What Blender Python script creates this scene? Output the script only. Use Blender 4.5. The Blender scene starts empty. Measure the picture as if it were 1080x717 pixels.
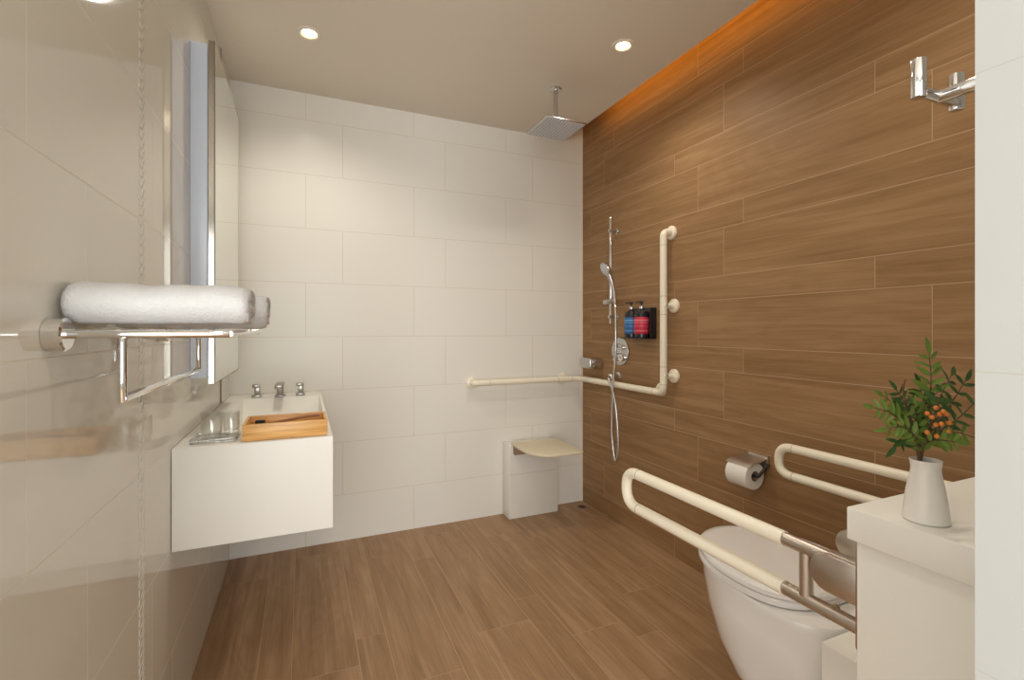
import bpy, bmesh, math, random
from mathutils import Vector, Matrix
random.seed(7)
C = bpy.context.scene.collection
PI = math.pi
CAM_H = 1.152; YAW = math.radians(23.6); FPX = 504.0
XL, XR, YB, H = -0.337, 1.723, 2.755, 2.4          # left wall, right wall, back wall, ceiling

# ------------------------------------------------------------------ materials
def new_mat(name):
    m = bpy.data.materials.new(name); m.use_nodes = True
    nt = m.node_tree; b = nt.nodes['Principled BSDF']
    return m, nt, b
def simple(name, col, rough=0.5, metal=0.0, spec=0.5, noise=0.0, nscale=30, bump=0.0, bscale=200, coat=0.0, sub=0.0):
    m, nt, b = new_mat(name)
    b.inputs['Base Color'].default_value = (*col, 1)
    b.inputs['Roughness'].default_value = rough
    b.inputs['Metallic'].default_value = metal
    b.inputs['Specular IOR Level'].default_value = spec
    b.inputs['Coat Weight'].default_value = coat
    b.inputs['Subsurface Weight'].default_value = sub
    tc = nt.nodes.new('ShaderNodeTexCoord')
    if noise > 0:
        n = nt.nodes.new('ShaderNodeTexNoise'); n.inputs['Scale'].default_value = nscale; n.inputs['Detail'].default_value = 4
        nt.links.new(tc.outputs['Object'], n.inputs['Vector'])
        mx = nt.nodes.new('ShaderNodeMix'); mx.data_type = 'RGBA'
        mx.inputs[6].default_value = (*[c*(1-noise) for c in col], 1)
        mx.inputs[7].default_value = (*[min(1, c*(1+noise)) for c in col], 1)
        nt.links.new(n.outputs['Fac'], mx.inputs[0]); nt.links.new(mx.outputs[2], b.inputs['Base Color'])
    if bump > 0:
        n2 = nt.nodes.new('ShaderNodeTexNoise'); n2.inputs['Scale'].default_value = bscale; n2.inputs['Detail'].default_value = 3
        nt.links.new(tc.outputs['Object'], n2.inputs['Vector'])
        bp = nt.nodes.new('ShaderNodeBump'); bp.inputs['Strength'].default_value = bump; bp.inputs['Distance'].default_value = 0.002
        nt.links.new(n2.outputs['Fac'], bp.inputs['Height']); nt.links.new(bp.outputs['Normal'], b.inputs['Normal'])
    return m

def wood_tile(name, cols, rough=0.42):
    """wood-look porcelain: UV.x runs along the plank, UV.y across (metres, with a random offset per plank)"""
    m, nt, b = new_mat(name); N = nt.nodes.new; L = nt.links.new
    uv = N('ShaderNodeUVMap'); uv.uv_map = 'plank'
    at = N('ShaderNodeAttribute'); at.attribute_name = 'pid'
    def noise(sx, sy, detail, dist, scale=1.0):
        mp = N('ShaderNodeMapping'); mp.inputs['Scale'].default_value = (sx, sy, 1)
        n = N('ShaderNodeTexNoise'); n.inputs['Scale'].default_value = scale; n.inputs['Detail'].default_value = detail
        n.inputs['Distortion'].default_value = dist
        L(uv.outputs['UV'], mp.inputs['Vector']); L(mp.outputs['Vector'], n.inputs['Vector'])
        return n
    a = noise(1.6, 26, 8, 0.7); fgr = noise(4.5, 150, 4, 0.35); big = noise(1.1, 4.5, 2, 1.6)
    # cathedral figure: contour rings of a stretched noise field
    ml = N('ShaderNodeMath'); ml.operation = 'MULTIPLY'; ml.inputs[1].default_value = 46
    sn = N('ShaderNodeMath'); sn.operation = 'SINE'
    L(big.outputs['Fac'], ml.inputs[0]); L(ml.outputs[0], sn.inputs[0])
    s2 = N('ShaderNodeMath'); s2.operation = 'MULTIPLY_ADD'; s2.inputs[1].default_value = 0.035
    L(sn.outputs[0], s2.inputs[0]); L(a.outputs['Fac'], s2.inputs[2])
    s3 = N('ShaderNodeMath'); s3.operation = 'MULTIPLY_ADD'; s3.inputs[1].default_value = 0.44
    L(fgr.outputs['Fac'], s3.inputs[0]); L(s2.outputs[0], s3.inputs[2])
    s4 = N('ShaderNodeMath'); s4.operation = 'MULTIPLY_ADD'; s4.inputs[1].default_value = 0.11
    L(at.outputs['Fac'], s4.inputs[0]); L(s3.outputs[0], s4.inputs[2])
    r = N('ShaderNodeValToRGB'); e = r.color_ramp.elements
    e[0].position = 0.52; e[0].color = (*cols[0], 1); e[1].position = 1.0; e[1].color = (*cols[2], 1)
    x = r.color_ramp.elements.new(0.80); x.color = (*cols[1], 1)
    L(s4.outputs[0], r.inputs['Fac']); L(r.outputs['Color'], b.inputs['Base Color'])
    b.inputs['Roughness'].default_value = rough; b.inputs['Specular IOR Level'].default_value = 0.28
    bp = N('ShaderNodeBump'); bp.inputs['Strength'].default_value = 0.12; bp.inputs['Distance'].default_value = 0.001
    L(s3.outputs[0], bp.inputs['Height']); L(bp.outputs['Normal'], b.inputs['Normal'])
    return m

M = {}
M['wood_wall'] = wood_tile('wood_look_wall_tile', [(0.245, 0.135, 0.056), (0.312, 0.178, 0.081), (0.37, 0.222, 0.108)], 0.50)
M['wood_floor'] = wood_tile('wood_look_floor_tile', [(0.26, 0.150, 0.072), (0.340, 0.205, 0.108), (0.42, 0.265, 0.150)], 0.38)
M['grout_brown'] = simple('brown_grout', (0.47, 0.325, 0.20), 0.8, noise=0.08)
M['tile_gloss'] = simple('polished_cream_tile', (0.69, 0.665, 0.59), 0.05, noise=0.02, nscale=3)
M['tile_back'] = simple('satin_cream_tile', (0.78, 0.755, 0.69), 0.22, spec=0.14, noise=0.015, nscale=3)
M['grout_cream'] = simple('cream_grout', (0.60, 0.53, 0.40), 0.8)
M['grout_left'] = simple('light_cream_grout', (0.74, 0.68, 0.55), 0.7)
M['tile_box'] = simple('cream_box_tile', (0.84, 0.815, 0.745), 0.25, noise=0.01)
M['plaster'] = simple('ceiling_paint', (0.78, 0.715, 0.62), 0.75, noise=0.02, nscale=6, bump=0.05, bscale=300)
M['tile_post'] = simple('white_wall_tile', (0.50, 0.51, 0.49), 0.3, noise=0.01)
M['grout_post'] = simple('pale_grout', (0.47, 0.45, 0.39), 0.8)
M['solid'] = simple('white_solid_surface', (0.84, 0.82, 0.755), 0.5, noise=0.01)
M['ceramic'] = simple('white_ceramic', (0.80, 0.775, 0.74), 0.07, coat=0.3)
M['lid'] = simple('white_plastic_lid', (0.76, 0.73, 0.70), 0.16)
M['vase'] = simple('vase_ceramic', (0.80, 0.765, 0.70), 0.35, noise=0.02)
M['nylon'] = simple('cream_nylon', (0.87, 0.80, 0.645), 0.33)
M['nylon_gap'] = simple('nylon_joint', (0.32, 0.29, 0.23), 0.6)
M['chrome'] = simple('polished_chrome', (0.80, 0.80, 0.80), 0.09, metal=1.0)
M['steel'] = simple('brushed_steel', (0.60, 0.54, 0.48), 0.38, metal=1.0, bump=0.1, bscale=400)
M['satin'] = simple('satin_chrome', (0.62, 0.61, 0.60), 0.24, metal=1.0)
M['tap'] = simple('grey_tap_metal', (0.36, 0.34, 0.31), 0.28, metal=1.0)
M['head_grey'] = simple('shower_face_grey', (0.66, 0.68, 0.74), 0.35)
M['rubber'] = simple('dark_nozzle', (0.30, 0.31, 0.34), 0.6)
M['black'] = simple('black_plastic', (0.018, 0.016, 0.018), 0.25)
M['dark'] = simple('dark_hole', (0.03, 0.025, 0.02), 0.6)
M['label_red'] = simple('red_label', (0.55, 0.02, 0.06), 0.45)
M['label_blue'] = simple('blue_label', (0.02, 0.12, 0.33), 0.45)
M['print_red'] = simple('red_label_print', (0.75, 0.25, 0.30), 0.5)
M['print_blue'] = simple('blue_label_print', (0.18, 0.42, 0.62), 0.5)
M['towel'] = simple('white_terry', (0.60, 0.60, 0.595), 0.95, spec=0.1, bump=0.9, bscale=260, noise=0.03, nscale=120)
M['paper'] = simple('tissue_paper', (0.86, 0.82, 0.77), 0.9, spec=0.1, bump=0.2, bscale=150)
M['card'] = simple('cardboard_core', (0.36, 0.27, 0.18), 0.9)
M['seat_beige'] = simple('beige_seat_panel', (0.70, 0.62, 0.46), 0.45)
M['bracket_brown'] = simple('brown_seat_bracket', (0.30, 0.18, 0.10), 0.5)  # brown reflection on the bracket, painted in as base colour
M['joint'] = simple('wall_joint_strip', (0.30, 0.25, 0.18), 0.5)
M['edge_trim'] = simple('tile_edge_trim', (0.80, 0.74, 0.60), 0.35)
M['mirror'] = simple('mirror_glass', (0.86, 0.88, 0.82), 0.01, metal=1.0)
M['mirror_edge'] = simple('mirror_frame', (0.55, 0.53, 0.48), 0.12, metal=1.0)
M['cabinet'] = simple('pale_cabinet_panel', (0.68, 0.75, 0.86), 0.3)
M['leaf_dark'] = simple('dark_leaf', (0.045, 0.105, 0.02), 0.45, noise=0.35, nscale=60)
M['leaf_light'] = simple('light_leaf', (0.15, 0.24, 0.035), 0.45, noise=0.3, nscale=60)
M['stem'] = simple('twig_bark', (0.11, 0.06, 0.03), 0.7)
M['berry'] = simple('orange_berry', (0.72, 0.21, 0.03), 0.3)
M['bristle'] = simple('black_bristles', (0.012, 0.012, 0.014), 0.8)
M['brush'] = simple('brown_brush_handle', (0.30, 0.13, 0.06), 0.5)

def bamboo():
    m, nt, b = new_mat('bamboo_wood'); N = nt.nodes.new; L = nt.links.new
    tc = N('ShaderNodeTexCoord'); mp = N('ShaderNodeMapping'); mp.inputs['Scale'].default_value = (5, 90, 90)
    n = N('ShaderNodeTexNoise'); n.inputs['Scale'].default_value = 1; n.inputs['Detail'].default_value = 3
    r = N('ShaderNodeValToRGB'); r.color_ramp.elements[0].color = (0.52, 0.235, 0.055, 1); r.color_ramp.elements[1].color = (0.85, 0.50, 0.17, 1)
    r.color_ramp.elements[0].position = 0.3; r.color_ramp.elements[1].position = 0.7
    L(tc.outputs['Object'], mp.inputs['Vector']); L(mp.outputs['Vector'], n.inputs['Vector']); L(n.outputs['Fac'], r.inputs['Fac'])
    L(r.outputs['Color'], b.inputs['Base Color']); b.inputs['Roughness'].default_value = 0.4
    return m
M['bamboo'] = bamboo()
def glass():
    m, nt, b = new_mat('clear_glass'); N = nt.nodes.new; L = nt.links.new; nt.nodes.remove(b)
    tr = N('ShaderNodeBsdfTransparent'); tr.inputs['Color'].default_value = (0.982, 0.988, 0.982, 1)
    gl = N('ShaderNodeBsdfGlossy'); gl.inputs['Roughness'].default_value = 0.03
    lw = N('ShaderNodeLayerWeight'); lw.inputs['Blend'].default_value = 0.5; mx = N('ShaderNodeMixShader')
    pw = N('ShaderNodeMath'); pw.operation = 'POWER'; pw.inputs[1].default_value = 2.5; L(lw.outputs['Facing'], pw.inputs[0])
    fr = N('ShaderNodeMath'); fr.operation = 'MULTIPLY_ADD'; fr.inputs[1].default_value = 0.85; fr.inputs[2].default_value = 0.09; L(pw.outputs[0], fr.inputs[0])
    L(fr.outputs[0], mx.inputs['Fac']); L(tr.outputs[0], mx.inputs[1]); L(gl.outputs[0], mx.inputs[2])
    L(mx.outputs[0], nt.nodes['Material Output'].inputs['Surface']); return m
M['glass'] = glass()
def emis(name, col, s):
    m, nt, b = new_mat(name); b.inputs['Emission Color'].default_value = (*col, 1); b.inputs['Emission Strength'].default_value = s
    b.inputs['Base Color'].default_value = (*col, 1); return m
M['lamp'] = emis('downlight_lens', (1.0, 0.80, 0.42), 9.0)
M['led'] = emis('cove_led_strip', (1.0, 0.50, 0.06), 7.5)

# ------------------------------------------------------------------ mesh helpers
def nb(): return bmesh.new()
def obj(name, bm, mat, parent=None, smooth=None, recalc=True):
    me = bpy.data.meshes.new(name)
    if recalc: bmesh.ops.recalc_face_normals(bm, faces=list(bm.faces))
    bm.to_mesh(me); bm.free()
    o = bpy.data.objects.new(name, me); C.objects.link(o)
    for mm in (mat if isinstance(mat, (list, tuple)) else [mat]): me.materials.append(M[mm])
    if smooth is not None:
        for p in me.polygons: p.use_smooth = True
        me.set_sharp_from_angle(angle=math.radians(smooth))
    if parent:
        o.parent = parent; o.matrix_parent_inverse = Matrix.Translation(-parent.location)
    return o
def tag(o, label, cat, group=None):
    o['label'] = label; o['category'] = cat
    if group: o['group'] = group
    return o
def thing(name, label, cat, loc, group=None):
    o = bpy.data.objects.new(name, None); C.objects.link(o); o.location = loc
    o.empty_display_size = 0.05
    return tag(o, label, cat, group)
def structure(name, bm, mat, smooth=None, recalc=True):
    o = obj(name, bm, mat, None, smooth, recalc); o['kind'] = 'structure'; return o

def add(bm, tmp):
    me = bpy.data.meshes.new('tmp'); tmp.to_mesh(me); tmp.free(); bm.from_mesh(me); bpy.data.meshes.remove(me); return bm
def box(bm, x0, x1, y0, y1, z0, z1, bev=0.0, seg=2, mi=0):
    t = nb(); bmesh.ops.create_cube(t, size=1)
    for v in t.verts:
        v.co = Vector(((x0+x1)/2+v.co.x*(x1-x0), (y0+y1)/2+v.co.y*(y1-y0), (z0+z1)/2+v.co.z*(z1-z0)))
    if bev: bmesh.ops.bevel(t, geom=list(t.edges), offset=bev, segments=seg, profile=0.5, affect='EDGES')
    for f in t.faces: f.material_index = mi
    return add(bm, t)
def prism(bm, poly, vec, bev=0.0, seg=2):
    """poly = list of 3D points (planar), extruded by vec"""
    t = nb(); vec = Vector(vec)
    a = [t.verts.new(Vector(p)) for p in poly]; b2 = [t.verts.new(Vector(p)+vec) for p in poly]
    t.faces.new(a); t.faces.new(b2[::-1]); n = len(a)
    for i in range(n): t.faces.new((a[i], a[(i+1) % n], b2[(i+1) % n], b2[i]))
    bmesh.ops.recalc_face_normals(t, faces=list(t.faces))
    if bev:
        e = [e for e in t.edges if len(e.link_faces) == 2 and e.calc_face_angle() > 0.5]
        bmesh.ops.bevel(t, geom=e, offset=bev, segments=seg, profile=0.5, affect='EDGES')
    return add(bm, t)
def frame_of(d):
    d = d.normalized(); up = Vector((0, 0, 1)) if abs(d.z) < 0.9 else Vector((1, 0, 0))
    x = d.cross(up).normalized(); return x, x.cross(d).normalized()
def sweep(bm, pts, rad, n=16, caps=True, closed=False):
    pts = [Vector(p) for p in pts]; m = len(pts)
    rs = rad if isinstance(rad, (list, tuple)) else [rad]*m
    tans = []
    for i in range(m):
        if closed: d = pts[(i+1) % m]-pts[(i-1) % m]
        else: d = pts[min(i+1, m-1)]-pts[max(i-1, 0)]
        tans.append(d.normalized())
    x, y = frame_of(tans[0]); rings = []
    for i in range(m):
        if i:
            ax = tans[i-1].cross(tans[i])
            if ax.length > 1e-7:
                R = Matrix.Rotation(tans[i-1].angle(tans[i]), 3, ax.normalized()); x = R @ x; y = R @ y
        rings.append([bm.verts.new(pts[i]+(x*math.cos(2*PI*k/n)+y*math.sin(2*PI*k/n))*rs[i]) for k in range(n)])
    for i in range(m-1+(1 if closed else 0)):
        a, b = rings[i], rings[(i+1) % m]
        for k in range(n): bm.faces.new((a[k], a[(k+1) % n], b[(k+1) % n], b[k]))
    if caps and not closed: bm.faces.new(rings[0][::-1]); bm.faces.new(rings[-1])
    return bm
def cyl(bm, p, q, r, n=24, bev=0.0, r2=None):
    p, q = Vector(p), Vector(q); r2 = r if r2 is None else r2
    if bev:
        d = (q-p).normalized()
        return sweep(bm, [p, p+d*bev*0.3, p+d*bev, q-d*bev, q-d*bev*0.3, q], [r-bev, r-bev*0.3, r, r2, r2-bev*0.3, r2-bev], n)
    return sweep(bm, [p, q], [r, r2], n)
def fillet(pts, rad, seg=8):
    """round the inner corners of a polyline"""
    P = [Vector(p) for p in pts]; out = [P[0]]
    for i in range(1, len(P)-1):
        a = (P[i-1]-P[i]); b = (P[i+1]-P[i]); r = min(rad, a.length*0.49, b.length*0.49)
        s, e = P[i]+a.normalized()*r, P[i]+b.normalized()*r
        for k in range(seg+1):
            t = k/seg; out.append((1-t)**2*s+2*t*(1-t)*P[i]+t*t*e)
    out.append(P[-1]); return out
def spline(P, n=8):
    P = [Vector(p) for p in P]; out = []
    for i in range(len(P)-1):
        p0 = P[max(i-1, 0)]; p1 = P[i]; p2 = P[i+1]; p3 = P[min(i+2, len(P)-1)]
        for k in range(n):
            t = k/n
            out.append(0.5*((2*p1)+(-p0+p2)*t+(2*p0-5*p1+4*p2-p3)*t*t+(-p0+3*p1-3*p2+p3)*t**3))
    out.append(P[-1]); return out
def lathe(bm, prof, c, n=40, axis='z'):
    """prof = [(radius, height)], c = base centre"""
    c = Vector(c); rings = []
    for r, h in prof:
        if r < 1e-6:
            rings.append([bm.verts.new(c+orient(0, 0, h, axis))])
        else:
            rings.append([bm.verts.new(c+orient(r*math.cos(2*PI*k/n), r*math.sin(2*PI*k/n), h, axis)) for k in range(n)])
    for a, b in zip(rings, rings[1:]):
        for k in range(n):
            k2 = (k+1) % n
            if len(a) == 1 and len(b) == 1: continue
            if len(a) == 1: bm.faces.new((a[0], b[k2], b[k]))
            elif len(b) == 1: bm.faces.new((a[k], a[k2], b[0]))
            else: bm.faces.new((a[k], a[k2], b[k2], b[k]))
    return bm
def orient(x, y, h, axis):
    return {'z': Vector((x, y, h)), 'x': Vector((h, x, y)), '-x': Vector((-h, x, y)), 'y': Vector((x, h, y)), '-y': Vector((x, -h, y)), '-z': Vector((x, y, -h))}[axis]
def at(u, v, d):
    """a point of the room seen in direction (u, v) at depth d"""
    a = (u-540)/FPX*d; b = (347-v)/FPX*d; c, s = math.cos(YAW), math.sin(YAW)
    return Vector((s*d+c*a, c*d-s*a, CAM_H+b))

# ------------------------------------------------------------------ tiled surfaces
def tiled(name, rows, seams, a0, a1, b0, b1, place, mats, gap=0.0026, lift=0.0004, rnd=1):
    """rows: list of (lo, hi, list of seam positions); place(a, b, h) -> 3D; a = along, b = across"""
    rg = random.Random(rnd); bm = nb(); uvl = bm.loops.layers.uv.new('plank'); pid = bm.loops.layers.float_color.new('pid')
    def quad(p, mi, uo, vo, val, uvs):
        f = bm.faces.new([bm.verts.new(q) for q in p]); f.material_index = mi
        for l, (u, v) in zip(f.loops, uvs): l[uvl].uv = (u+uo, v+vo); l[pid] = (val, val, val, 1)
    quad([place(a0, b0, 0), place(a1, b0, 0), place(a1, b1, 0), place(a0, b1, 0)], 1, 0, 0, 0.5, [(0, 0)]*4)
    g = gap/2
    for lo, hi, sm in rows:
        lo2, hi2 = max(lo, b0), min(hi, b1)
        if hi2-lo2 < 0.004: continue
        ss = [a0]+[s for s in sorted(sm) if a0+0.004 < s < a1-0.004]+[a1]
        for s, e in zip(ss, ss[1:]):
            A0 = s+(g if s > a0 else 0); A1 = e-(g if e < a1 else 0)
            B0 = lo2+(g if lo2 > b0 else 0); B1 = hi2-(g if hi2 < b1 else 0)
            uo, vo, val = rg.random()*40, rg.random()*40, rg.random()
            top = [place(A0, B0, lift), place(A1, B0, lift), place(A1, B1, lift), place(A0, B1, lift)]
            bot = [place(A0, B0, 0), place(A1, B0, 0), place(A1, B1, 0), place(A0, B1, 0)]
            uvs = [(A0, B0), (A1, B0), (A1, B1), (A0, B1)]
            quad(top, 0, uo, vo, val, uvs)
            for k in range(4):
                k2 = (k+1) % 4
                quad([bot[k], bot[k2], top[k2], top[k]], 0, uo, vo, val, [uvs[k], uvs[k2], uvs[k2], uvs[k]])
    return structure(name, bm, mats, recalc=False)
def grid(off, L, lo=-3, hi=6):
    return [off+k*L for k in range(int(lo/L)-2, int(hi/L)+2)]

P = 0.3215; N_ = 0.107                                # plank rhythm: one narrow row, one wide row
YN = -2.2                                              # how far the room runs behind the camera
rows = []
for k in range(-1, 9):
    z = 0.106+k*P                                      # wide row from z to z+0.2145, then narrow
    oddk = k % 2
    rows.append((z, z+P-N_, grid(1.731 if k % 2 else 1.579, 0.925)))
    rows.append((z+P-N_, z+P, grid(1.887 if k % 2 else 1.475, 0.925)))
ZC = 2.56                                              # top of the light cove
tiled('wall_right', rows, None, 0.20, YB, 0, ZC, lambda a, b, h: Vector((XR-h, a, b)), ['wood_wall', 'grout_brown'], rnd=3)
rows = []
for k in range(-2, 9):
    x = -0.036+(k-0)*P-0.0                             # wide row from x to x+0.2145
    rows.append((x, x+P-N_, grid(1.71 if k % 2 == 0 else 1.555, 0.925)))
    rows.append((x+P-N_, x+P, grid(1.855 if k % 2 == 0 else 1.45, 0.925)))
tiled('floor', rows, None, YN, YB, XL, XR, lambda a, b, h: Vector((b, a, h)), ['wood_floor', 'grout_brown'], rnd=5)
T = 0.287; T2 = 0.574
rows = [(k*T-0.037, (k+1)*T-0.037, grid(0.012 if k % 2 == 0 else 0.198, T2)) for k in range(0, 10)]
tiled('wall_back', rows, None, XL, XR, 0, ZC, lambda a, b, h: Vector((a, YB-h, b)), ['tile_back', 'grout_cream'], gap=0.002, rnd=9)
rows = [(k*T-0.037, (k+1)*T-0.037, grid(1.036 if k % 2 == 0 else 0.84, T2)) for k in range(0, 10)]
YS = 0.70; XH = -1.95                                  # left wall cut at YS; invented anteroom beyond lets fill light in
tiled('wall_left', rows, None, YS, YB, 0, H, lambda a, b, h: Vector((XL+h, a, b)), ['tile_gloss', 'grout_left'], gap=0.0016, lift=0.00015, rnd=11)
# partition block at the right of the camera: left face tiled, far end plain
XP, YP = 0.595, 0.244
rows = [(k*T-0.037, (k+1)*T-0.037, [-0.45 if k % 2 == 0 else -0.75, -1.35]) for k in range(0, 10)]
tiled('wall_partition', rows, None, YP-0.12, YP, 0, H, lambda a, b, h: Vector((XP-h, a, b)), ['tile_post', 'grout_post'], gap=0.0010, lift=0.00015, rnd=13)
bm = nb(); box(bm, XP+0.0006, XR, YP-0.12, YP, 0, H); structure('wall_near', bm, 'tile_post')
# invented anteroom behind the camera; its two openings let the added daylight in
bm = nb(); box(bm, XH, XL, YS, YS+0.02, 0, H); structure('wall_return', bm, 'tile_post')
bm = nb(); box(bm, XH-0.05, XH, YN, YS, 0, 0.35); box(bm, XH-0.05, XH, YN, YS, 2.15, H); box(bm, XH-0.05, XH, YN, -1.35, 0.35, 2.15); structure('wall_opening_side', bm, 'tile_post')
bm = nb(); box(bm, XH, XR, YN-0.05, YN, 2.15, H); box(bm, XH, XR, YN-0.05, YN, 0, 0.25); box(bm, 0.6, XR, YN-0.05, YN, 0.25, 2.15); structure('wall_front', bm, 'tile_post')
bm = nb(); box(bm, XR, XR+0.05, YN, YP, 0, H); structure('wall_far_right', bm, 'tile_post')
bm = nb(); box(bm, XH, XL, YN, YS, -0.02, 0.0); structure('floor_anteroom', bm, 'grout_brown')
bm = nb(); box(bm, XH, XL, YN, YS, H, H+0.03); structure('ceiling_anteroom', bm, 'plaster')
# ceiling slab with the open light cove along the wood wall
XCV = 1.583
bm = nb()
box(bm, XL, XCV, YN, YB, H, H+0.03)
box(bm, XL, XR, YN, YB, ZC, ZC+0.03)
box(bm, XCV-0.06, XCV-0.045, YP, YB, H+0.03, ZC)      # inner upstand of the cove
structure('ceiling', bm, 'plaster')
# trims
bm = nb(); box(bm, XR-0.014, XR-0.002, YB-0.006, YB, 0, H+0.1, 0.001); structure('trim_1', bm, 'edge_trim')
bm = nb(); box(bm, XL, XL+0.004, 2.462, 2.470, 0.82, H); structure('trim_2', bm, 'joint')
# braided vertical strip on the polished wall
bm = nb(); y0 = 1.333
for s in (-1, 1):
    z = 0.0
    while z < H-0.02:
        yc = y0+s*0.009
        prism(bm, [(XL, yc-0.009, z), (XL, yc+0.009, z+0.014*s+0.014), (XL, yc+0.009, z+0.014*s+0.030), (XL, yc-0.009, z+0.016)], (0.0016, 0, 0), 0.0005, 1)
        z += 0.022
structure('trim_3', bm, 'tile_gloss')

# ------------------------------------------------------------------ lamps in the room
def downlight(x, y, label, power):
    t = thing('ceiling_downlight', label, 'light', (x, y, H), 'recessed ceiling downlights')
    b = nb(); lathe(b, [(0.030, -0.004), (0.034, 0.004), (0.046, 0.006), (0.050, 0.003), (0.050, 0)], (x, y, H-0.0), 36, '-z')
    obj('trim_ring', b, 'plaster', t, 40)
    b = nb(); lathe(b, [(0, 0.001), (0.020, 0.0015), (0.029, 0.0005), (0.031, -0.002)], (x, y, H), 32, '-z')
    obj('lens', b, 'lamp', t, 60)
    ld = bpy.data.lights.new('downlight_lamp', 'SPOT'); ld.energy = power; ld.color = (1, 0.94, 0.84)
    ld.spot_size = math.radians(150); ld.spot_blend = 0.9; ld.shadow_soft_size = 0.035
    lo = bpy.data.objects.new('downlight_lamp', ld); C.objects.link(lo); lo.location = (x, y, H-0.02)
downlight(0.023, 2.19, 'round downlight in the ceiling near the mirror, left of the two', 17)
downlight(1.29, 1.732, 'round downlight in the ceiling near the wood wall', 15)
downlight(1.20, 0.62, 'added fill downlight in the unseen ceiling above the toilet', 14)  # unseen lamp, added to brighten the toilet side
downlight(0.08, 0.28, 'added fill downlight in the unseen ceiling above the entrance', 5)  # unseen lamp, added to lift the foreground
# hidden light strip of the cove
t = thing('cove_light_strip', 'warm light strip hidden in the ceiling slot above the wood wall', 'light', (XCV-0.02, 1.3, H+0.03))
b = nb(); box(b, XCV-0.030, XCV-0.010, YP+0.05, 2.42, H+0.031, H+0.040); obj('diffuser', b, 'led', t)

def area(name, loc, rot, sx, sy, e, col):
    l = bpy.data.lights.new(name, 'AREA'); l.shape = 'RECTANGLE'; l.size = sx; l.size_y = sy; l.energy = e; l.color = col
    o = bpy.data.objects.new(name, l); C.objects.link(o); o.location = loc; o.rotation_euler = rot; return o
area('added_daylight_back', (-0.65, YN+0.02, 1.2), (PI/2, 0, 0), 2.4, 1.85, 76, (0.95, 0.98, 1.0))  # added area lamp, cool fill from behind for the bench corner; window invented
area('added_daylight_side', (XH+0.02, -0.45, 1.25), (PI/2, 0, -PI/2), 1.7, 1.75, 7.5, (0.95, 0.98, 1.0))  # added area lamp to brighten the ledge's left face; window invented

# ------------------------------------------------------------------ basin
BX0, BX1, BY0, BY1, BZ0, BZ1 = XL+0.001, 0.086, 1.594, YB-0.002, 0.531, 0.818
t = thing('wall_hung_basin', 'long white block basin hung on the polished left wall', 'sink', (XL, 2.1, BZ0))
bm = nb()
cx0, cx1, cy0, cy1 = BX0+0.075, BX1-0.012, 1.765, 2.60
def ring(x0, x1, y0, y1, z): return [bm.verts.new((x0, y0, z)), bm.verts.new((x1, y0, z)), bm.verts.new((x1, y1, z)), bm.verts.new((x0, y1, z))]
R = [ring(BX0, BX1, BY0, BY1, BZ0), ring(BX0, BX1, BY0, BY1, BZ1), ring(cx0, cx1, cy0, cy1, BZ1), ring(cx0+0.012, cx1-0.012, cy0+0.02, cy1-0.18, BZ1-0.13)]
bm.faces.new(R[0][::-1]); bm.faces.new(R[-1])
for a, b in zip(R, R[1:]):
    for k in range(4): bm.faces.new((a[k], a[(k+1) % 4], b[(k+1) % 4], b[k]))
bmesh.ops.bevel(bm, geom=[e for e in bm.edges], offset=0.003, segments=2, profile=0.5, affect='EDGES')
obj('basin_block', bm, 'solid', t, 35)
b = nb(); cyl(b, (-0.13, 2.10, BZ1-0.1300), (-0.13, 2.10, BZ1-0.127), 0.022, 24, 0.001); obj('drain_cover', b, 'chrome', t, 40)
# taps
t = thing('basin_faucet', 'three-piece square chrome faucet on the rear ledge of the basin', 'faucet', (-0.11, 2.645, BZ1))
def handle(x):
    b = nb(); box(b, x-0.021, x+0.021, 2.625, 2.665, BZ1, BZ1+0.012, 0.002)
    box(b, x-0.010, x+0.014, 2.632, 2.658, BZ1+0.010, BZ1+0.050, 0.002)
    box(b, x-0.020, x+0.014, 2.630, 2.660, BZ1+0.048, BZ1+0.062, 0.003)
    obj('tap_handle', b, 'tap', t, 35)
handle(-0.208); handle(-0.013)
b = nb(); box(b, -0.128, -0.082, 2.62, 2.665, BZ1, BZ1+0.008, 0.002); box(b, -0.120, -0.090, 2.63, 2.66, BZ1+0.007, BZ1+0.062, 0.003)
box(b, -0.124, -0.086, 2.50, 2.662, BZ1+0.052, BZ1+0.070, 0.004); obj('spout', b, 'tap', t, 35)

# bamboo tray
t = thing('bamboo_tray', 'open rectangular bamboo tray on the front edge of the basin', 'tray', (-0.05, 1.70, BZ1))
tx0, tx1, ty0, ty1, tz = -0.166, 0.070, 1.612, 1.775, BZ1
th = 0.009
b = nb(); box(b, tx0+th, tx1-th, ty0+th, ty1-th, tz+0.001, tz+0.008); obj('tray_floor', b, 'bamboo', t)
for (x0, x1, y0, y1) in ((tx0, tx1, ty0, ty0+th), (tx0, tx1, ty1-th, ty1), (tx0, tx0+th, ty0+th, ty1-th), (tx1-th, tx1, ty0+th, ty1-th)):
    b = nb(); box(b, x0, x1, y0, y1, tz+0.001, tz+0.050, 0.0015); obj('tray_side', b, 'bamboo', t, 35)
t = thing('toothbrush', 'slim brown toothbrush with black bristles lying in the bamboo tray', 'toothbrush', (-0.04, 1.71, tz+0.03))
pts = spline([(-0.135, 1.722, tz+0.026), (-0.10, 1.722, tz+0.030), (-0.05, 1.724, tz+0.037), (0.0, 1.728, tz+0.043), (0.05, 1.735, tz+0.045)])
b = nb(); sweep(b, pts, [0.0042]*len(pts), 10); obj('handle', b, 'brush', t, 60)
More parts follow.
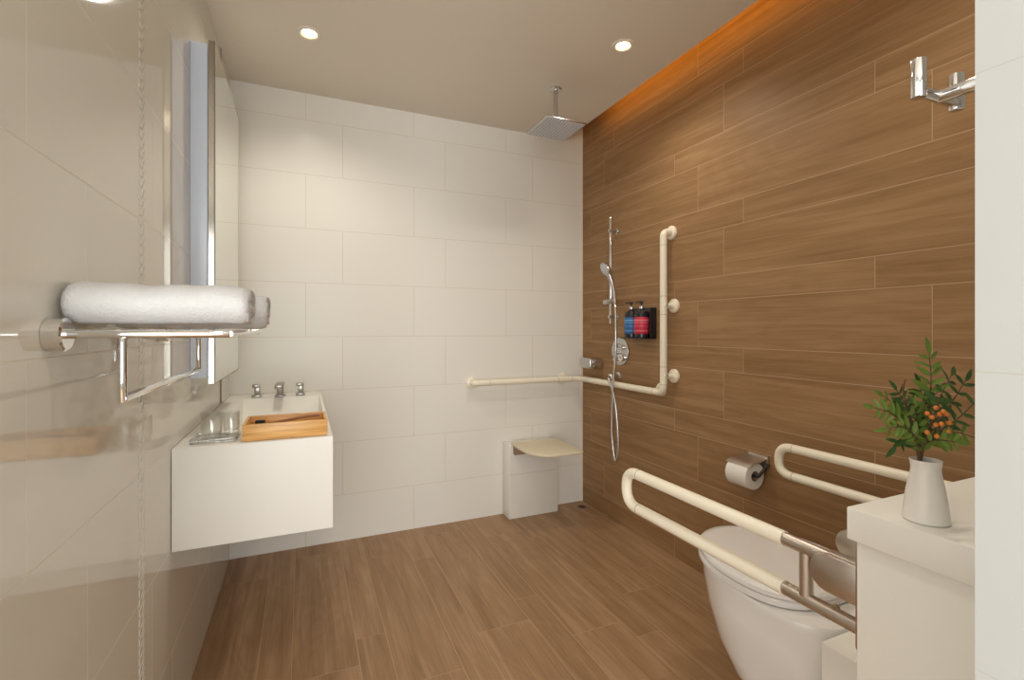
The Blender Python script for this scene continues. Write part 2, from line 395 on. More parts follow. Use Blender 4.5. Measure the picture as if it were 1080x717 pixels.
b = nb(); box(b, -0.140, -0.112, 1.712, 1.728, tz+0.028, tz+0.043, 0.002); obj('bristles', b, 'bristle', t, 35)

# glasses on a dish
t = thing('glass_dish', 'square clear glass dish under the tumblers at the left of the basin', 'dish', (-0.25, 1.69, BZ1))
b = nb(); prism(b, [(-0.300, 1.625, BZ1+0.001), (-0.180, 1.625, BZ1+0.001), (-0.180, 1.745, BZ1+0.001), (-0.300, 1.745, BZ1+0.001)], (0, 0, 0.006), 0.002)
obj('plate', b, 'glass', t, 40)
b = nb()
for (x0, x1, y0, y1) in ((-0.300, -0.180, 1.625, 1.629), (-0.300, -0.180, 1.741, 1.745), (-0.300, -0.296, 1.629, 1.741), (-0.184, -0.180, 1.629, 1.741)):
    box(b, x0, x1, y0, y1, BZ1+0.0075, BZ1+0.014, 0.001)
obj('rim', b, 'glass', t, 40)
def tumbler(x, y, r, h, label):
    z = BZ1+0.0082
    b = nb(); lathe(b, [(0, 0), (r*0.86, 0), (r*0.90, 0.003), (r, h-0.001), (r-0.001, h), (r-0.0022, h-0.001), (r*0.88-0.002, 0.014), (r*0.5, 0.011), (0, 0.011)], (x, y, z), 40)
    o = obj('glass_tumbler', b, 'glass', None, 50); tag(o, label, 'glass', 'tumblers on the glass dish')
tumbler(-0.250, 1.665, 0.029, 0.078, 'clear glass tumbler nearer the front on the glass dish')
tumbler(-0.205, 1.712, 0.024, 0.070, 'clear glass tumbler behind, next to the bamboo tray')

# ------------------------------------------------------------------ mirror cabinet
CX, CY0, CY1, CZ0, CZ1 = -0.266, 1.833, 2.462, 0.972, 2.10
t = thing('mirror_cabinet', 'tall shallow mirror cabinet on the left wall above the basin', 'mirror', (XL, 2.1, CZ0))
b = nb(); box(b, XL+0.0007, CX-0.022, CY0+0.004, CY1-0.004, CZ0+0.02, CZ1-0.012, 0.001); obj('cabinet_body', b, 'cabinet', t, 35)
b = nb(); box(b, CX-0.020, CX-0.0012, CY0, CY1, CZ0, CZ1, 0.0012, 1); obj('door_frame', b, 'mirror_edge', t, 35)
b = nb(); box(b, CX-0.001, CX, CY0+0.003, CY1-0.003, CZ0+0.003, CZ1-0.003); obj('mirror_panel', b, 'mirror', t)
b = nb()
for (y0, y1, z0, z1) in ((CY0, CY0+0.003, CZ0, CZ1), (CY1-0.003, CY1, CZ0, CZ1), (CY0+0.003, CY1-0.003, CZ0, CZ0+0.003), (CY0+0.003, CY1-0.003, CZ1-0.003, CZ1)):
    box(b, CX-0.001, CX+0.0005, y0, y1, z0, z1)
obj('edge_bead', b, 'joint', t)

# ------------------------------------------------------------------ towel shelf and towels
ZS = 1.144; SX = -0.109; SY0, SY1 = 0.897, 1.47
t = thing('towel_shelf', 'chrome wall towel shelf with a hanging bar, on the polished left wall', 'towel rack', (XL, 1.25, ZS))
for y in (SY0, SY1):
    b = nb(); lathe(b, [(0, 0), (0.0245, 0), (0.0245, 0.020), (0.022, 0.0225), (0, 0.0225)], (XL+0.0007, y, ZS), 40, 'x'); obj('wall_flange', b, 'chrome', t, 40)
    b = nb(); cyl(b, (XL+0.020, y, ZS), (SX, y, ZS), 0.0063, 24, 0.001); obj('arm', b, 'chrome', t, 40)
    b = nb(); cyl(b, (-0.250, y, ZS-0.005), (-0.250, y, ZS-0.101), 0.0062, 24, 0.001); obj('drop_post', b, 'chrome', t, 40)
for x in (-0.300, -0.255, -0.210, -0.165, SX+0.0):
    b = nb(); cyl(b, (x, SY0, ZS+0.0005), (x, SY1, ZS+0.0005), 0.0042, 16); obj('shelf_rod', b, 'chrome', t, 40)
b = nb(); cyl(b, (-0.250, SY0-0.004, ZS-0.097), (-0.250, SY1+0.004, ZS-0.097), 0.0062, 20, 0.001); obj('hanging_bar', b, 'chrome', t, 40)
def rolled_towel(y, r, x0, x1, label, seed, wide=1.3):
    """a towel rolled up around the x axis: spiral cross-section extruded, fuzzy edges"""
    rg = random.Random(seed); zc = ZS+0.0055+r*0.93; turns = 3.2; th = r*0.24; n = 150
    ph0 = rg.random()*0.4
    outer, inner = [], []
    for i in range(n+1):
        f = i/n; a = PI*1.25+ph0-2*PI*turns*(1-f)
        rr = r*(0.10+0.90*f)
        wob = 1+0.02*math.sin(a*3+seed)
        outer.append((rr*wob*math.cos(a), rr*wob*math.sin(a)*0.93)); ri = max(rr-th*0.98, 0.002); inner.append((ri*wob*math.cos(a), ri*wob*math.sin(a)*0.93))
    b = nb(); m = 26; R0 = []
    for j in range(m+1):
        f = j/m; x = x0+(x1-x0)*f; e = 1-0.10*max(0, (abs(f-0.5)*2-0.9)/0.1)**2
        row = []
        sag = 0.0016*math.sin(f*9+seed)+0.0012*math.sin(f*23+1.7*seed)
        for k, (p, q) in enumerate(outer+inner[::-1]):
            jit = 0.0007*(rg.random()-0.5)
            row.append(b.verts.new((x+0.0016*math.sin(k*0.35+seed)*(f > 0.9), y+p*wide*e*(1+jit*20), zc+q*e+sag*(1 if q > 0 else 0.2))))
        R0.append(row)
    K = len(R0[0])
    for a_, b_ in zip(R0, R0[1:]):
        for k in range(K): b.faces.new((a_[k], a_[(k+1) % K], b_[(k+1) % K], b_[k]))
    half = n+1
    for row in (R0[0], R0[-1]):
        for k in range(n): b.faces.new((row[k], row[k+1], row[K-2-k], row[K-1-k]))
    o = obj('rolled_towel', b, 'towel', None, 60); tag(o, label, 'towel', 'rolled white towels on the shelf')
    return o
rolled_towel(0.995, 0.0445, XL+0.008, -0.086, 'rolled white terry towel at the front of the chrome shelf', 1, 2.1)
rolled_towel(1.180, 0.0435, XL+0.008, -0.070, 'rolled white terry towel behind the front one on the shelf', 2, 1.9)

# ------------------------------------------------------------------ back-right corner: shower bench
t = thing('shower_bench', 'tiled pedestal with a beige fold-down seat in the shower corner', 'bench', (1.3, 2.65, 0))
b = nb(); box(b, 1.140, 1.475, 2.652, YB-0.0012, 0.0012, 0.452, 0.002, 2); obj('pedestal', b, 'tile_box', t, 35)
b = nb(); box(b, 1.139, 1.476, 2.6505, 2.6525, 0.268, 0.2695); obj('tile_joint', b, 'grout_cream', t)
b = nb(); outl = [(1.150, 2.650), (1.142, 2.54)]
for k in range(9):
    a = PI+k/8*PI/2; outl.append((1.142+0.13+0.13*math.cos(a), 2.43+0.14*math.sin(a)))
for k in range(7):
    a = 1.5*PI+k/6*PI/2; outl.append((1.452-0.035+0.035*math.cos(a), 2.325+0.035*math.sin(a)))
outl += [(1.455, 2.650)]
prism(b, [(x, y, 0.452-(2.65-y)*0.0) for x, y in outl], (0, 0, 0.017), 0.005, 3); obj('seat_panel', b, 'seat_beige', t, 40)
b = nb(); prism(b, [(1.165, 2.650, 0.452), (1.165, 2.46, 0.452), (1.165, 2.62, 0.395), (1.165, 2.650, 0.395)], (0.10, 0, 0), 0.002); obj('seat_bracket', b, 'bracket_brown', t, 35)
b = nb(); prism(b, [(1.34, 2.650, 0.452), (1.34, 2.46, 0.452), (1.34, 2.62, 0.395), (1.34, 2.650, 0.395)], (0.06, 0, 0), 0.002); obj('seat_bracket', b, 'bracket_brown', t, 35)
t = thing('floor_drain', 'small round dark drain in the shower corner of the floor', 'drain', (1.655, 2.66, 0))
b = nb(); lathe(b, [(0.0, 0.0012), (0.024, 0.0012), (0.026, 0.0025), (0.034, 0.0025), (0.036, 0.0007)], (1.655, 2.655, 0), 36); obj('drain_ring', b, 'bracket_brown', t, 40)
b = nb(); lathe(b, [(0, 0.0022), (0.025, 0.0022), (0.025, 0.0015)], (1.655, 2.655, 0), 30); obj('drain_cap', b, 'dark', t, 40)

# ------------------------------------------------------------------ L-shaped grab bar
GX, GYB, GZ, GY = XR-0.056, YB-0.056, 0.829, 1.905; GR = 0.0178
t = thing('shower_grab_bar', 'cream L-shaped grab bar running from the back wall along the wood wall and up', 'grab bar', (XR, 2.3, GZ))
pts = fillet([(0.935, YB-0.004, GZ), (0.935, GYB, GZ), (GX, GYB, GZ), (GX, GY, GZ), (GX, GY, 1.642), (XR-0.004, GY, 1.642)], 0.045, 10)
b = nb(); sweep(b, pts, GR, 24); obj('tube', b, 'nylon', t, 60)
def flange(p, ax):
    b = nb(); lathe(b, [(0.013, 0.05), (0.013, 0.018), (0.018, 0.015), (0.032, 0.012), (0.035, 0.008), (0.035, 0.0), (0, 0)], p, 36, ax); obj('wall_flange', b, 'nylon', t, 40)
for z in (1.27, 0.915): 
    flange((XR-0.0008, GY-0.018, z), '-x')
    b = nb(); sweep(b, [(XR-0.05, GY-0.018, z), (GX, GY, z)], 0.014, 16); obj('stand_off', b, 'nylon', t, 60)
flange((XR-0.0008, GY, 1.642), '-x')
flange((0.935, YB-0.0008, GZ), '-y')
flange((XR-0.0008, 1.98, GZ+0.006), '-x'); flange((1.56, YB-0.0008, GZ+0.0), '-y')
def ringj(p, ax, r=GR):
    d = {'z': Vector((0, 0, 1)), 'x': Vector((1, 0, 0)), 'y': Vector((0, 1, 0))}[ax]
    b = nb(); cyl(b, Vector(p)-d*0.0009, Vector(p)+d*0.0009, r+0.0004, 24); obj('joint_ring', b, 'nylon_gap', t, 40)
for z in (1.575, 1.318, 1.226, 0.962, 0.872): ringj((GX, GY, z), 'z')
for x in (1.03, 1.50, 1.60): ringj((x, GYB, GZ), 'x')
ringj((GX, 1.975, GZ), 'y')

# ------------------------------------------------------------------ shower fittings on the wood wall
RX, RY = XR-0.050, 2.365
t = thing('shower_rail', 'slim chrome riser rail with sliding holder on the wood wall', 'shower rail', (XR, RY, 1.6))
b = nb(); cyl(b, (RX, RY, 1.185), (RX, RY, 1.818), 0.0085, 20, 0.001); obj('rail', b, 'chrome', t, 40)
for z in (1.735, 1.225):
    b = nb(); cyl(b, (RX-0.014, RY, z), (XR-0.004, RY, z), 0.0105, 20, 0.001); lathe(b, [(0.0, 0.0), (0.018, 0), (0.018, 0.006), (0.0, 0.007)], (XR-0.0008, RY, z), 24, '-x'); obj('wall_bracket', b, 'satin', t, 40)
b = nb(); cyl(b, (RX-0.024, RY+0.035, 1.312), (RX+0.014, RY-0.040, 1.317), 0.0165, 24, 0.003); obj('slider', b, 'satin', t, 40)
t = thing('hand_shower', 'chrome hand shower with a long looping metal hose, held on the riser rail', 'hand shower', (RX-0.03, RY, 1.45))
hc = Vector((RX-0.040, RY-0.010, 1.505)); hd = Vector((-0.80, 0.10, -0.42)).normalized()
b = nb(); cyl(b, hc-hd*0.016, hc+hd*0.012, 0.032, 36, 0.007, 0.045); obj('spray_head', b, 'satin', t, 40)
b = nb(); cyl(b, hc+hd*0.0125, hc+hd*0.0145, 0.037, 30, 0.001); obj('spray_face', b, 'head_grey', t, 40)
hp = spline([hc-hd*0.004, (RX-0.022, RY-0.030, 1.45), (RX-0.014, RY-0.045, 1.39), (RX-0.012, RY-0.060, 1.305)], 6)
b = nb(); sweep(b, hp, [0.022-0.011*min(1, i/10) for i in range(len(hp))], 16); obj('handle', b, 'satin', t, 60)
hx = RX-0.041
hose = spline([(RX-0.012, RY-0.060, 1.31), (RX-0.026, RY-0.085, 1.25), (hx, RY-0.108, 1.15), (hx, RY-0.105, 1.02), (hx, RY-0.085, 0.86), (hx, RY-0.075, 0.72), (hx, RY-0.070, 0.56), (hx, RY-0.082, 0.46), (hx, RY-0.105, 0.400), (hx, RY-0.130, 0.455), (hx, RY-0.125, 0.58), (hx, RY-0.105, 0.72), (hx, RY-0.070, 0.81), (hx-0.004, RY-0.045, 0.862), (XR-0.071, RY-0.022, 0.873)], 14)
b = nb(); sweep(b, hose, [0.0068+0.0007*(i % 2) for i in range(len(hose))], 12); obj('hose', b, 'satin', t, 60)
t = thing('shower_valve', 'oval chrome mixer plate with controls on the wood wall', 'shower valve', (XR, 2.325, 1.02))
b = nb(); n = 40; vy = 2.335
prof = []
for k in range(n): a = 2*PI*k/n; prof.append((XR-0.0008, vy+0.082*math.cos(a), 1.02+0.082*math.sin(a)))
prism(b, prof, (-0.008, 0, 0), 0.003, 3); obj('cover_plate', b, 'satin', t, 40)
for (dy, z, r) in ((0.022, 1.055, 0.015), (-0.030, 1.045, 0.016), (0.020, 1.015, 0.015), (0.022, 0.975, 0.015), (-0.035, 0.985, 0.022)):
    b = nb(); cyl(b, (XR-0.008, vy+dy, z), (XR-0.030, vy+dy, z), r, 24, 0.002); obj('button', b, 'chrome', t, 40)
    b = nb(); box(b, XR-0.0315, XR-0.0298, vy+dy-0.009, vy+dy+0.009, z-0.004, z+0.004); obj('button_mark', b, 'rubber', t)
t = thing('hose_outlet', 'small round chrome wall outlet feeding the shower hose', 'hose outlet', (XR, 2.34, 0.873))
b = nb(); lathe(b, [(0, 0), (0.024, 0), (0.024, 0.010), (0.014, 0.012), (0.014, 0.045), (0.018, 0.047), (0.018, 0.066), (0.015, 0.070), (0, 0.070)], (XR-0.0008, 2.345, 0.873), 28, '-x'); obj('outlet_body', b, 'chrome', t, 40)
# rain shower
t = thing('rain_shower', 'square flat overhead rain shower hanging from the ceiling by the corner', 'shower head', (1.199, 2.179, H))
b = nb(); lathe(b, [(0, 0), (0.030, 0), (0.030, 0.006), (0.014, 0.010), (0, 0.010)], (1.199, 2.179, H), 32, '-z'); obj('ceiling_flange', b, 'chrome', t, 40)
b = nb(); cyl(b, (1.199, 2.179, H-0.008), (1.199, 2.179, 2.235), 0.011, 20); cyl(b, (1.199, 2.179, 2.236), (1.199, 2.179, 2.196), 0.015, 20, 0.002); obj('arm', b, 'satin', t, 40)
b = nb(); box(b, 1.199-0.116, 1.199+0.116, 2.179-0.116, 2.179+0.116, 2.186, 2.196, 0.002); obj('head_plate', b, 'satin', t, 35)
b = nb(); box(b, 1.199-0.110, 1.199+0.110, 2.179-0.110, 2.179+0.110, 2.1845, 2.1858); obj('spray_face', b, 'head_grey', t)
b = nb()
for i in range(12):
    for j in range(12): cyl(b, (1.199-0.099+i*0.018, 2.179-0.099+j*0.018, 2.1848), (1.199-0.099+i*0.018, 2.179-0.099+j*0.018, 2.1815), 0.0028, 8)
o = obj('nozzles', b, 'rubber', t)
# soap basket near the corner
t = thing('soap_dish', 'grey chrome soap dish on the wood wall beside the back corner', 'soap dish', (XR, 2.56, 0.94))
b = nb(); box(b, 1.615, 1.712, 2.505, 2.625, 0.905, 0.972, 0.014, 4); obj('dish_body', b, 'satin', t, 35)
b = nb(); box(b, 1.705, XR-0.0008, 2.52, 2.61, 0.915, 0.962, 0.002); obj('wall_plate', b, 'chrome', t, 35)
# bottle holder and two pump bottles
t = thing('bottle_holder', 'black wall holder behind the two pump bottles', 'bottle holder', (XR, 2.12, 1.10))
hy0, hy1 = 2.020, 2.215
b = nb(); box(b, XR-0.012, XR-0.0008, hy0, hy1, 1.100, 1.268, 0.002); obj('back_plate', b, 'black', t, 35)
b = nb(); box(b, XR-0.094, XR-0.012, hy0, hy1, 1.100, 1.106, 0.001); obj('shelf', b, 'black', t, 35)
b = nb(); box(b, XR-0.045, XR-0.012, hy0, hy0+0.005, 1.106, 1.262, 0.001); obj('side_plate', b, 'black', t, 35)
def bottle(y, lab, mark, label):
    x = XR-0.053
    r = thing('pump_bottle', label, 'bottle', (x, y, 1.106), 'pump bottles in the black holder')
    b = nb(); lathe(b, [(0, 0), (0.035, 0), (0.038, 0.003), (0.038, 0.124), (0.032, 0.140), (0.013, 0.148), (0.012, 0.156), (0, 0.156)], (x, y, 1.1062), 32); obj('body', b, 'black', r, 40)
    b = nb(); lathe(b, [(0.0384, 0.020), (0.0388, 0.0205), (0.0388, 0.1095), (0.0384, 0.110)], (x, y, 1.1062), 40)
    lb = obj('label_band', b, lab, r, 60)
    b = nb()
    for (z0, z1) in ((0.090, 0.096), (0.079, 0.082), (0.060, 0.062), (0.034, 0.038)): lathe(b, [(0.0389, z0), (0.0391, z0+0.0003), (0.0391, z1-0.0003), (0.0389, z1)], (x, y, 1.1062), 40)
    o = obj('print_line', b, mark, lb, 60)
    b = nb(); cyl(b, (x, y, 1.262), (x, y, 1.276), 0.012, 20); obj('collar', b, 'satin', r, 40)
    b = nb(); cyl(b, (x, y, 1.276), (x, y, 1.290), 0.004, 12); cyl(b, (x, y, 1.290), (x, y, 1.303), 0.010, 18, 0.002); cyl(b, (x, y, 1.298), (x-0.030, y+0.014, 1.296), 0.0035, 12); obj('pump_head', b, 'black', r, 40)
bottle(2.166, 'label_blue', 'print_blue', 'dark pump bottle with a blue label, left in the black wall holder')
bottle(2.080, 'label_red', 'print_red', 'dark pump bottle with a red label, right in the black wall holder')

# ------------------------------------------------------------------ toilet paper
ty, tzz, tx = 1.412, 0.563, XR-0.068
t = thing('toilet_paper_holder', 'brushed metal toilet paper holder with a cover flap on the wood wall', 'paper holder', (XR, ty, tzz))
b = nb(); box(b, XR-0.010, XR-0.0008, ty-0.062, ty+0.03, tzz+0.030, tzz+0.075, 0.002); obj('wall_plate', b, 'steel', t, 35)
b = nb(); n = 12; po = []
for k in range(n+1): a = math.radians(72+k*62/n); po.append((tx+0.0565*math.cos(a), ty-0.058, tzz+0.0565*math.sin(a)))
po = [(XR-0.011, ty-0.058, tzz+0.066)]+po
pi_ = [(p[0]+0.0004, p[1], p[2]-0.0022) for p in po][::-1]
prism(b, po+pi_, (0, 0.115, 0)); obj('cover_flap', b, 'steel', t, 35)
b = nb(); sweep(b, fillet([(XR-0.010, ty-0.064, tzz+0.045), (XR-0.03, ty-0.064, tzz+0.03), (tx, ty-0.064, tzz), (tx, ty+0.055, tzz)], 0.012, 5), 0.006, 14); obj('roll_bar', b, 'dark', t, 50)
t = thing('toilet_paper_roll', 'white toilet paper roll in the brushed holder on the wood wall', 'toilet paper', (tx, ty, tzz))
b = nb(); lathe(b, [(0.021, -0.050), (0.052, -0.050), (0.054, -0.048), (0.054, 0.048), (0.052, 0.050), (0.021, 0.050), (0.021, -0.050)], (tx, ty, tzz), 48, 'y'); obj('paper', b, 'paper', t, 40)
b = nb(); lathe(b, [(0.0195, -0.050), (0.0208, -0.050), (0.0208, 0.050), (0.0195, 0.050), (0.0195, -0.050)], (tx, ty, tzz), 30, 'y'); obj('core', b, 'card', t, 50)

# ------------------------------------------------------------------ ledge, cistern box, toilet
LX, LY = 0.83, 0.507
t = thing('tiled_ledge', 'white boxed ledge with a thick top slab beside the right wall', 'ledge', (1.28, 0.37, 0))
b = nb(); box(b, LX+0.014, XR-0.001, YP+0.001, LY-0.008, 0.0012, 0.8025, 0.0015); obj('body', b, 'tile_box', t, 35)
b = nb(); box(b, LX, XR-0.001, YP+0.001, LY, 0.803, 0.8565, 0.0025); obj('top_slab', b, 'solid', t, 35)
b = nb(); box(b, 1.050, 1.420, LY-0.007, 0.694, 0.0012, 0.461, 0.0015); o = obj('cistern_box', b, 'tile_box', None, 35)
tag(o, 'low white box between the toilet and the ledge', 'cistern box')

TC = 1.235
t = thing('toilet', 'white floor-standing toilet with the lid closed between the grab bars', 'toilet', (TC, 0.95, 0))
def oval(hw, yf, yb, z, n=48, sq=0.55, cxx=TC):
    """D-shaped outline: round front at yf, squarer rear at yb"""
    out = []; ym = yb+(yf-yb)*0.42
    for k in range(n):
        a = 2*PI*k/n; c_, s_ = math.cos(a), math.sin(a)
        if s_ >= 0: x = hw*c_; y = ym+(yf-ym)*s_
        else:
            e = sq; x = hw*(abs(c_)**e)*(1 if c_ > 0 else -1); y = ym-(ym-yb)*(abs(s_)**e)
        out.append(Vector((cxx+x, y, z)))
    return out
def loft(bm, rings, cap0=True, cap1=True):
    V = [[bm.verts.new(p) for p in r] for r in rings]; n = len(V[0])
    for a, b_ in zip(V, V[1:]):
        for k in range(n): bm.faces.new((a[k], a[(k+1) % n], b_[(k+1) % n], b_[k]))
    if cap0: bm.faces.new(V[0][::-1])
    if cap1: bm.faces.new(V[-1])
    return V
b = nb()
loft(b, [oval(0.108, 0.855, 0.6955, 0.0012), oval(0.108, 0.855, 0.6955, 0.05), oval(0.106, 0.852, 0.6955, 0.105), oval(0.122, 0.89, 0.6955, 0.128), oval(0.150, 0.985, 0.6955, 0.16), oval(0.168, 1.06, 0.6955, 0.21), oval(0.179, 1.108, 0.6955, 0.27),
         oval(0.185, 1.142, 0.6955, 0.35), oval(0.187, 1.158, 0.6955, 0.41), oval(0.187, 1.162, 0.6955, 0.445), oval(0.187, 1.164, 0.6955, 0.458), oval(0.184, 1.160, 0.6965, 0.463)])
obj('bowl', b, 'ceramic', t, 50)
b = nb(); loft(b, [oval(0.186, 1.168, 0.765, 0.4645, sq=0.75), oval(0.190, 1.173, 0.762, 0.468, sq=0.75), oval(0.190, 1.173, 0.762, 0.480, sq=0.75), oval(0.187, 1.170, 0.765, 0.4835, sq=0.75)]); obj('seat_ring', b, 'lid', t, 40)
b = nb(); loft(b, [oval(0.184, 1.166, 0.765, 0.4845, sq=0.75), oval(0.189, 1.172, 0.760, 0.487, sq=0.75), oval(0.189, 1.172, 0.760, 0.499, sq=0.75), oval(0.184, 1.166, 0.765, 0.505, sq=0.75), oval(0.165, 1.145, 0.785, 0.508, sq=0.75), oval(0.09, 1.05, 0.86, 0.510, sq=0.75)]); obj('lid', b, 'lid', t, 40)
for s in (-1, 1):
    b = nb(); cyl(b, (TC+s*0.075-0.02, 0.745, 0.478), (TC+s*0.075+0.02, 0.745, 0.478), 0.012, 20, 0.002); box(b, TC+s*0.075-0.012, TC+s*0.075+0.012, 0.733, 0.757, 0.463, 0.478); obj('lid_hinge', b, 'chrome', t, 40)

# ------------------------------------------------------------------ fold-down grab bars
def fold_bar(x, yf, ysl, label, near):
    zu, zl = 0.720, 0.619; r = 0.0155
    if not near: yf += 0.0
    t = thing('folding_grab_bar', label, 'grab bar', (x, LY, zu), 'folding grab bars beside the toilet')
    pts = fillet([(x, ysl, zu), (x, yf-0.0155, zu), (x, yf-0.0155, zl), (x, ysl, zl)], 0.052, 10)
    b = nb(); sweep(b, pts, r, 24); obj('cream_sleeve', b, 'nylon', t, 60)
    for z in (zu, zl):
        b = nb(); cyl(b, (x, yf-0.073, z), (x, yf-0.0745, z), r+0.0004, 24); obj('joint_ring', b, 'nylon_gap', t, 40)
        b = nb(); cyl(b, (x, LY+0.012, z), (x, ysl+0.004, z), r-0.0022, 24); obj('metal_rail', b, 'steel', t, 40)
    b = nb(); cyl(b, (x, 0.632, zu-0.008), (x, 0.632, zl+0.008), 0.0125, 24); obj('connector_post', b, 'steel', t, 40)
    # hinge cheek plate with a rounded nose
    b = nb(); po = [(x-0.0165, LY+0.012, zu+0.012), (x-0.0165, 0.585, zu+0.012)]
    for k in range(9):
        a = PI/2-k/8*PI; po.append((x-0.0165, 0.585+0.030*math.cos(a), zu-0.023+0.035*math.sin(a)))
    po += [(x-0.0165, LY+0.012, zu-0.058)]
    prism(b, po, (0.033, 0, 0), 0.002); obj('hinge_plate', b, 'steel', t, 40)
    b = nb(); box(b, x-0.038, x+0.05, LY+0.001, LY+0.012, 0.60, 0.80, 0.003); obj('wall_plate', b, 'steel', t, 35)
    b = nb(); cyl(b, (x+0.015, 0.560, zu+0.030), (x+0.065, 0.560, zu+0.030), 0.028, 30, 0.006); obj('hinge_knob', b, 'steel', t, 40)
fold_bar(0.91, 1.219, 0.678, 'cream folding grab bar on the near side of the toilet', True)
fold_bar(1.62, 1.246, 0.678, 'cream folding grab bar beside the wood wall, beyond the toilet', False)

# ------------------------------------------------------------------ robe hook
t = thing('robe_hook', 'chrome double robe hook peeking out beside the white wall post', 'hook', (0.653, YP, 1.41))
hz = 1.412
b = nb(); lathe(b, [(0, 0), (0.026, 0), (0.026, 0.006), (0.023, 0.009), (0, 0.009)], (0.653, YP+0.0008, hz), 32, 'y'); obj('wall_flange', b, 'chrome', t, 40)
b = nb(); cyl(b, (0.653, YP+0.008, hz), (0.653, 0.300, hz), 0.0072, 20, 0.001); obj('arm', b, 'chrome', t, 40)
b = nb(); cyl(b, (0.612, 0.300, hz), (0.694, 0.300, hz), 0.0060, 20, 0.001); obj('cross_bar', b, 'chrome', t, 40)
for x in (0.615, 0.691):
    b = nb(); cyl(b, (x, 0.300, 1.404), (x, 0.300, 1.446), 0.0072, 28, 0.0012); obj('peg', b, 'chrome', t, 40)

# ------------------------------------------------------------------ vase and sprigs
VX, VY, VZ = 0.880, 0.420, 0.8570
b = nb(); lathe(b, [(0, 0), (0.027, 0), (0.0290, 0.002), (0.0290, 0.005), (0.0270, 0.025), (0.0240, 0.048), (0.0207, 0.066), (0.0188, 0.076), (0.0185, 0.081), (0.0195, 0.090), (0.0200, 0.0935), (0.0190, 0.0940), (0.0176, 0.090), (0.0170, 0.081), (0.019, 0.066), (0.024, 0.01), (0, 0.008)], (VX, VY, VZ), 48)
# little pouring lip
o = obj('flower_vase', b, 'vase', None, 50); tag(o, 'small off-white ceramic vase on the white ledge', 'vase')
VD = VX*math.sin(YAW)+VY*math.cos(YAW)
def leaf(bm, p, d, up, L, W):
    d = d.normalized(); side = d.cross(up).normalized(); nrm = side.cross(d).normalized(); n = 7; prev = None
    for i in range(n+1):
        f = i/n; w = W*(math.sin(PI*min(1, f**0.85)))**0.8*0.5+0.0002; c = p+d*L*f-nrm*(0.12*L*f*f)
        ring_ = [bm.verts.new(c+side*w+nrm*w*0.30), bm.verts.new(c), bm.verts.new(c-side*w+nrm*w*0.30), bm.verts.new(c-nrm*0.0005)]
        if prev:
            for k in range(4): bm.faces.new((prev[k], prev[(k+1) % 4], ring_[(k+1) % 4], ring_[k]))
        else: bm.faces.new(ring_[::-1])
        prev = ring_
    bm.faces.new(prev)
def sprig(P, label, npairs, L, start, mats, seed, side_dir=None, berries=None, rad=0.0016):
    rg = random.Random(seed)
    pts = spline(P, 8); t = thing('leafy_sprig', label, 'sprig', tuple(pts[0]), 'leafy sprigs in the vase')
    b = nb(); sweep(b, pts, [rad*(1-0.6*i/len(pts)) for i in range(len(pts))], 8); obj('stem', b, 'stem', t, 60)
    b = nb(); m = len(pts)-1
    view = Vector((-math.sin(YAW), -math.cos(YAW), 0.25))
    for k in range(npairs):
        f = start+(1-start)*(k+0.3)/npairs; i = min(int(f*m), m-1); p = pts[i]; d = (pts[i+1]-pts[max(i-1, 0)]).normalized()
        sd = d.cross(view).normalized()
        for s in (-1, 1):
            dd = d*(0.55+0.15*rg.random())+sd*s*(0.9+0.2*rg.random())+view*(rg.random()-0.5)*0.5
            l = L*(0.75+0.4*math.sin(PI*min(1, (k+1.2)/(npairs+0.6))))*(0.85+0.3*rg.random())
            leaf(b, p+d*(0.003*rg.random()), dd, view+Vector((rg.random()-0.5, rg.random()-0.5, rg.random()-0.5))*0.9, l, l*0.30)
    leaf(b, pts[-1], pts[-1]-pts[-3], view, L*1.1, L*0.36)
    obj('leaves', b, mats, t, 60)
    if berries:
        for (u, v, dd) in berries:
            q = at(u, v, VD+dd-0.022); b = nb(); bmesh.ops.create_uvsphere(b, u_segments=14, v_segments=10, radius=0.0034, matrix=Matrix.Translation(q)); obj('berry', b, 'berry', t, 60)
            b = nb(); i = min(range(len(pts)), key=lambda i: (pts[i]-q).length); sweep(b, spline([pts[i], (pts[i]+q)/2+Vector((0, 0, -0.004)), q], 4), 0.0005, 6); obj('berry_stalk', b, 'stem', t, 60)
base = at(970, 500, VD)
def V(u, v, d=0.0): return at(u, v, VD+d)
G = 'berry'
sprig([base, V(973, 470), V(979, 430, .01), V(982, 400, .01), V(980, 374, .01)], 'tallest upright sprig with pale green leaves in the white vase', 9, 0.026, 0.30, 'leaf_light', 1)
sprig([base, V(968, 470), V(955, 450), V(940, 436, -.01), V(922, 430, -.02)], 'sprig arching out to the far left of the vase', 7, 0.020, 0.30, 'leaf_light', 2)
sprig([base, V(966, 468), V(958, 440), V(954, 425), V(946, 412)], 'short sprig leaning left behind the bare twig', 6, 0.018, 0.35, 'leaf_dark', 3)
sprig([base, V(974, 470), V(984, 440), V(992, 418), V(1003, 396, .02)], 'dark leaved sprig leaning right of the tallest one', 6, 0.024, 0.3, 'leaf_dark', 4)
sprig([base, V(975, 472), V(995, 452), V(1012, 440), V(1032, 420)], 'sprig reaching right towards the white wall post, upper one', 6, 0.022, 0.3, 'leaf_dark', 5)
sprig([base, V(975, 472), V(993, 460), V(1010, 456), V(1034, 464)], 'low sprig drooping right with orange berries', 6, 0.020, 0.3, 'leaf_light', 6,
      berries=[(978, 436, -.01), (987, 430, -.012), (991, 437, -.01), (998, 437, -.008), (995, 434, -.015), (987, 448, -.012), (993, 447, -.02), (1001, 446, -.01), (978, 456, -.02), (988, 460, -.015), (1000, 455, -.01), (983, 440, -.015)])
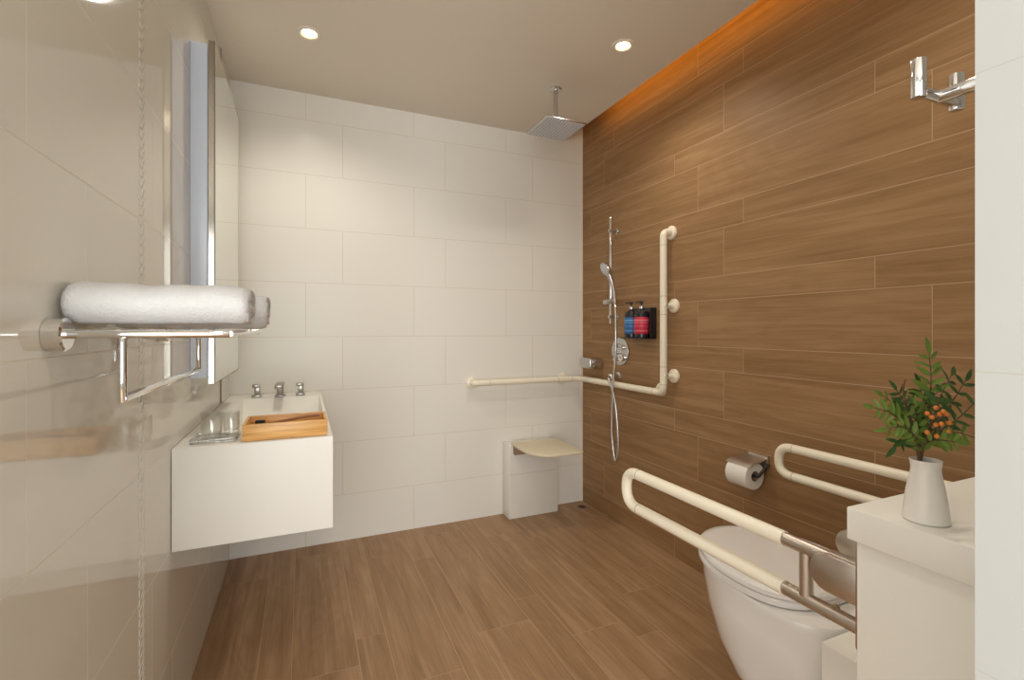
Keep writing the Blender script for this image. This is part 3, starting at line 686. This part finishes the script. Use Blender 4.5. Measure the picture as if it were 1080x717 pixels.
sprig([base, V(967, 474), V(958, 464), V(952, 462), V(945, 470)], 'low sprig drooping over the left rim of the vase', 4, 0.022, 0.25, 'leaf_dark', 7)
sprig([base, V(969, 470), V(968, 450), V(966, 435), V(962, 424, -.02)], 'leafy sprig at the front centre of the bouquet', 7, 0.022, 0.3, 'leaf_light', 8)
sprig([base, V(971, 470), V(976, 445, .02), V(974, 425, .02), V(970, 408, .02)], 'dark leafy sprig at the back centre of the bouquet', 7, 0.021, 0.3, 'leaf_dark', 9)
sprig([base, V(973, 474, -.01), V(980, 466, -.02), V(992, 464, -.03), V(1008, 466, -.035)], 'front sprig of light leaves right of centre under the berries', 8, 0.019, 0.2, 'leaf_light', 10)
sprig([base, V(969, 472, -.01), V(963, 458, -.02), V(952, 450, -.03), V(936, 452, -.035)], 'low front sprig reaching left above the vase rim', 8, 0.019, 0.2, 'leaf_light', 11)
sprig([base, V(968, 470, .01), V(960, 445, .02), V(948, 430, .03), V(932, 418, .03)], 'back sprig of small leaves leaning upper left', 8, 0.018, 0.25, 'leaf_light', 12)
sprig([base, V(972, 470, .01), V(985, 445, .02), V(1003, 425, .03), V(1018, 402, .03)], 'back sprig rising right beside the white wall post', 8, 0.021, 0.3, 'leaf_dark', 13)
sprig([base, V(970, 474, 0), V(965, 455, .015), V(972, 432, .02), V(988, 414, .02)], 'back sprig of dark leaves curving right behind the centre', 8, 0.020, 0.25, 'leaf_dark', 14)
b = nb(); tw = spline([base, V(966, 462), V(957, 430), V(953, 412), V(955, 400)], 6); sweep(b, tw, [0.0016-0.0009*i/len(tw) for i in range(len(tw))], 8)
sweep(b, [V(953, 414), V(951, 405)], 0.0007, 6)
tag(obj('bare_twig', b, 'stem', None, 60), 'thin leafless brown twig standing in the vase', 'twig')

# ------------------------------------------------------------------ camera, world, view
cam = bpy.data.cameras.new('camera'); cam.sensor_width = 36; cam.lens = FPX/1080*36
cam.shift_y = -11.5/1080; cam.clip_start = 0.02
co = bpy.data.objects.new('camera', cam); C.objects.link(co)
co.location = (0, 0, CAM_H); co.rotation_euler = (PI/2, 0, -YAW)
sc = bpy.context.scene; sc.camera = co
w = bpy.data.worlds.new('world'); sc.world = w; w.use_nodes = True
w.node_tree.nodes['Background'].inputs[0].default_value = (1.0, 0.97, 0.92, 1); w.node_tree.nodes['Background'].inputs[1].default_value = 0.9
sc.view_settings.view_transform = 'Standard'; sc.view_settings.look = 'None'
sc.view_settings.gamma = 1; sc.view_settings.use_curve_mapping = False; sc.view_settings.exposure = 0.38
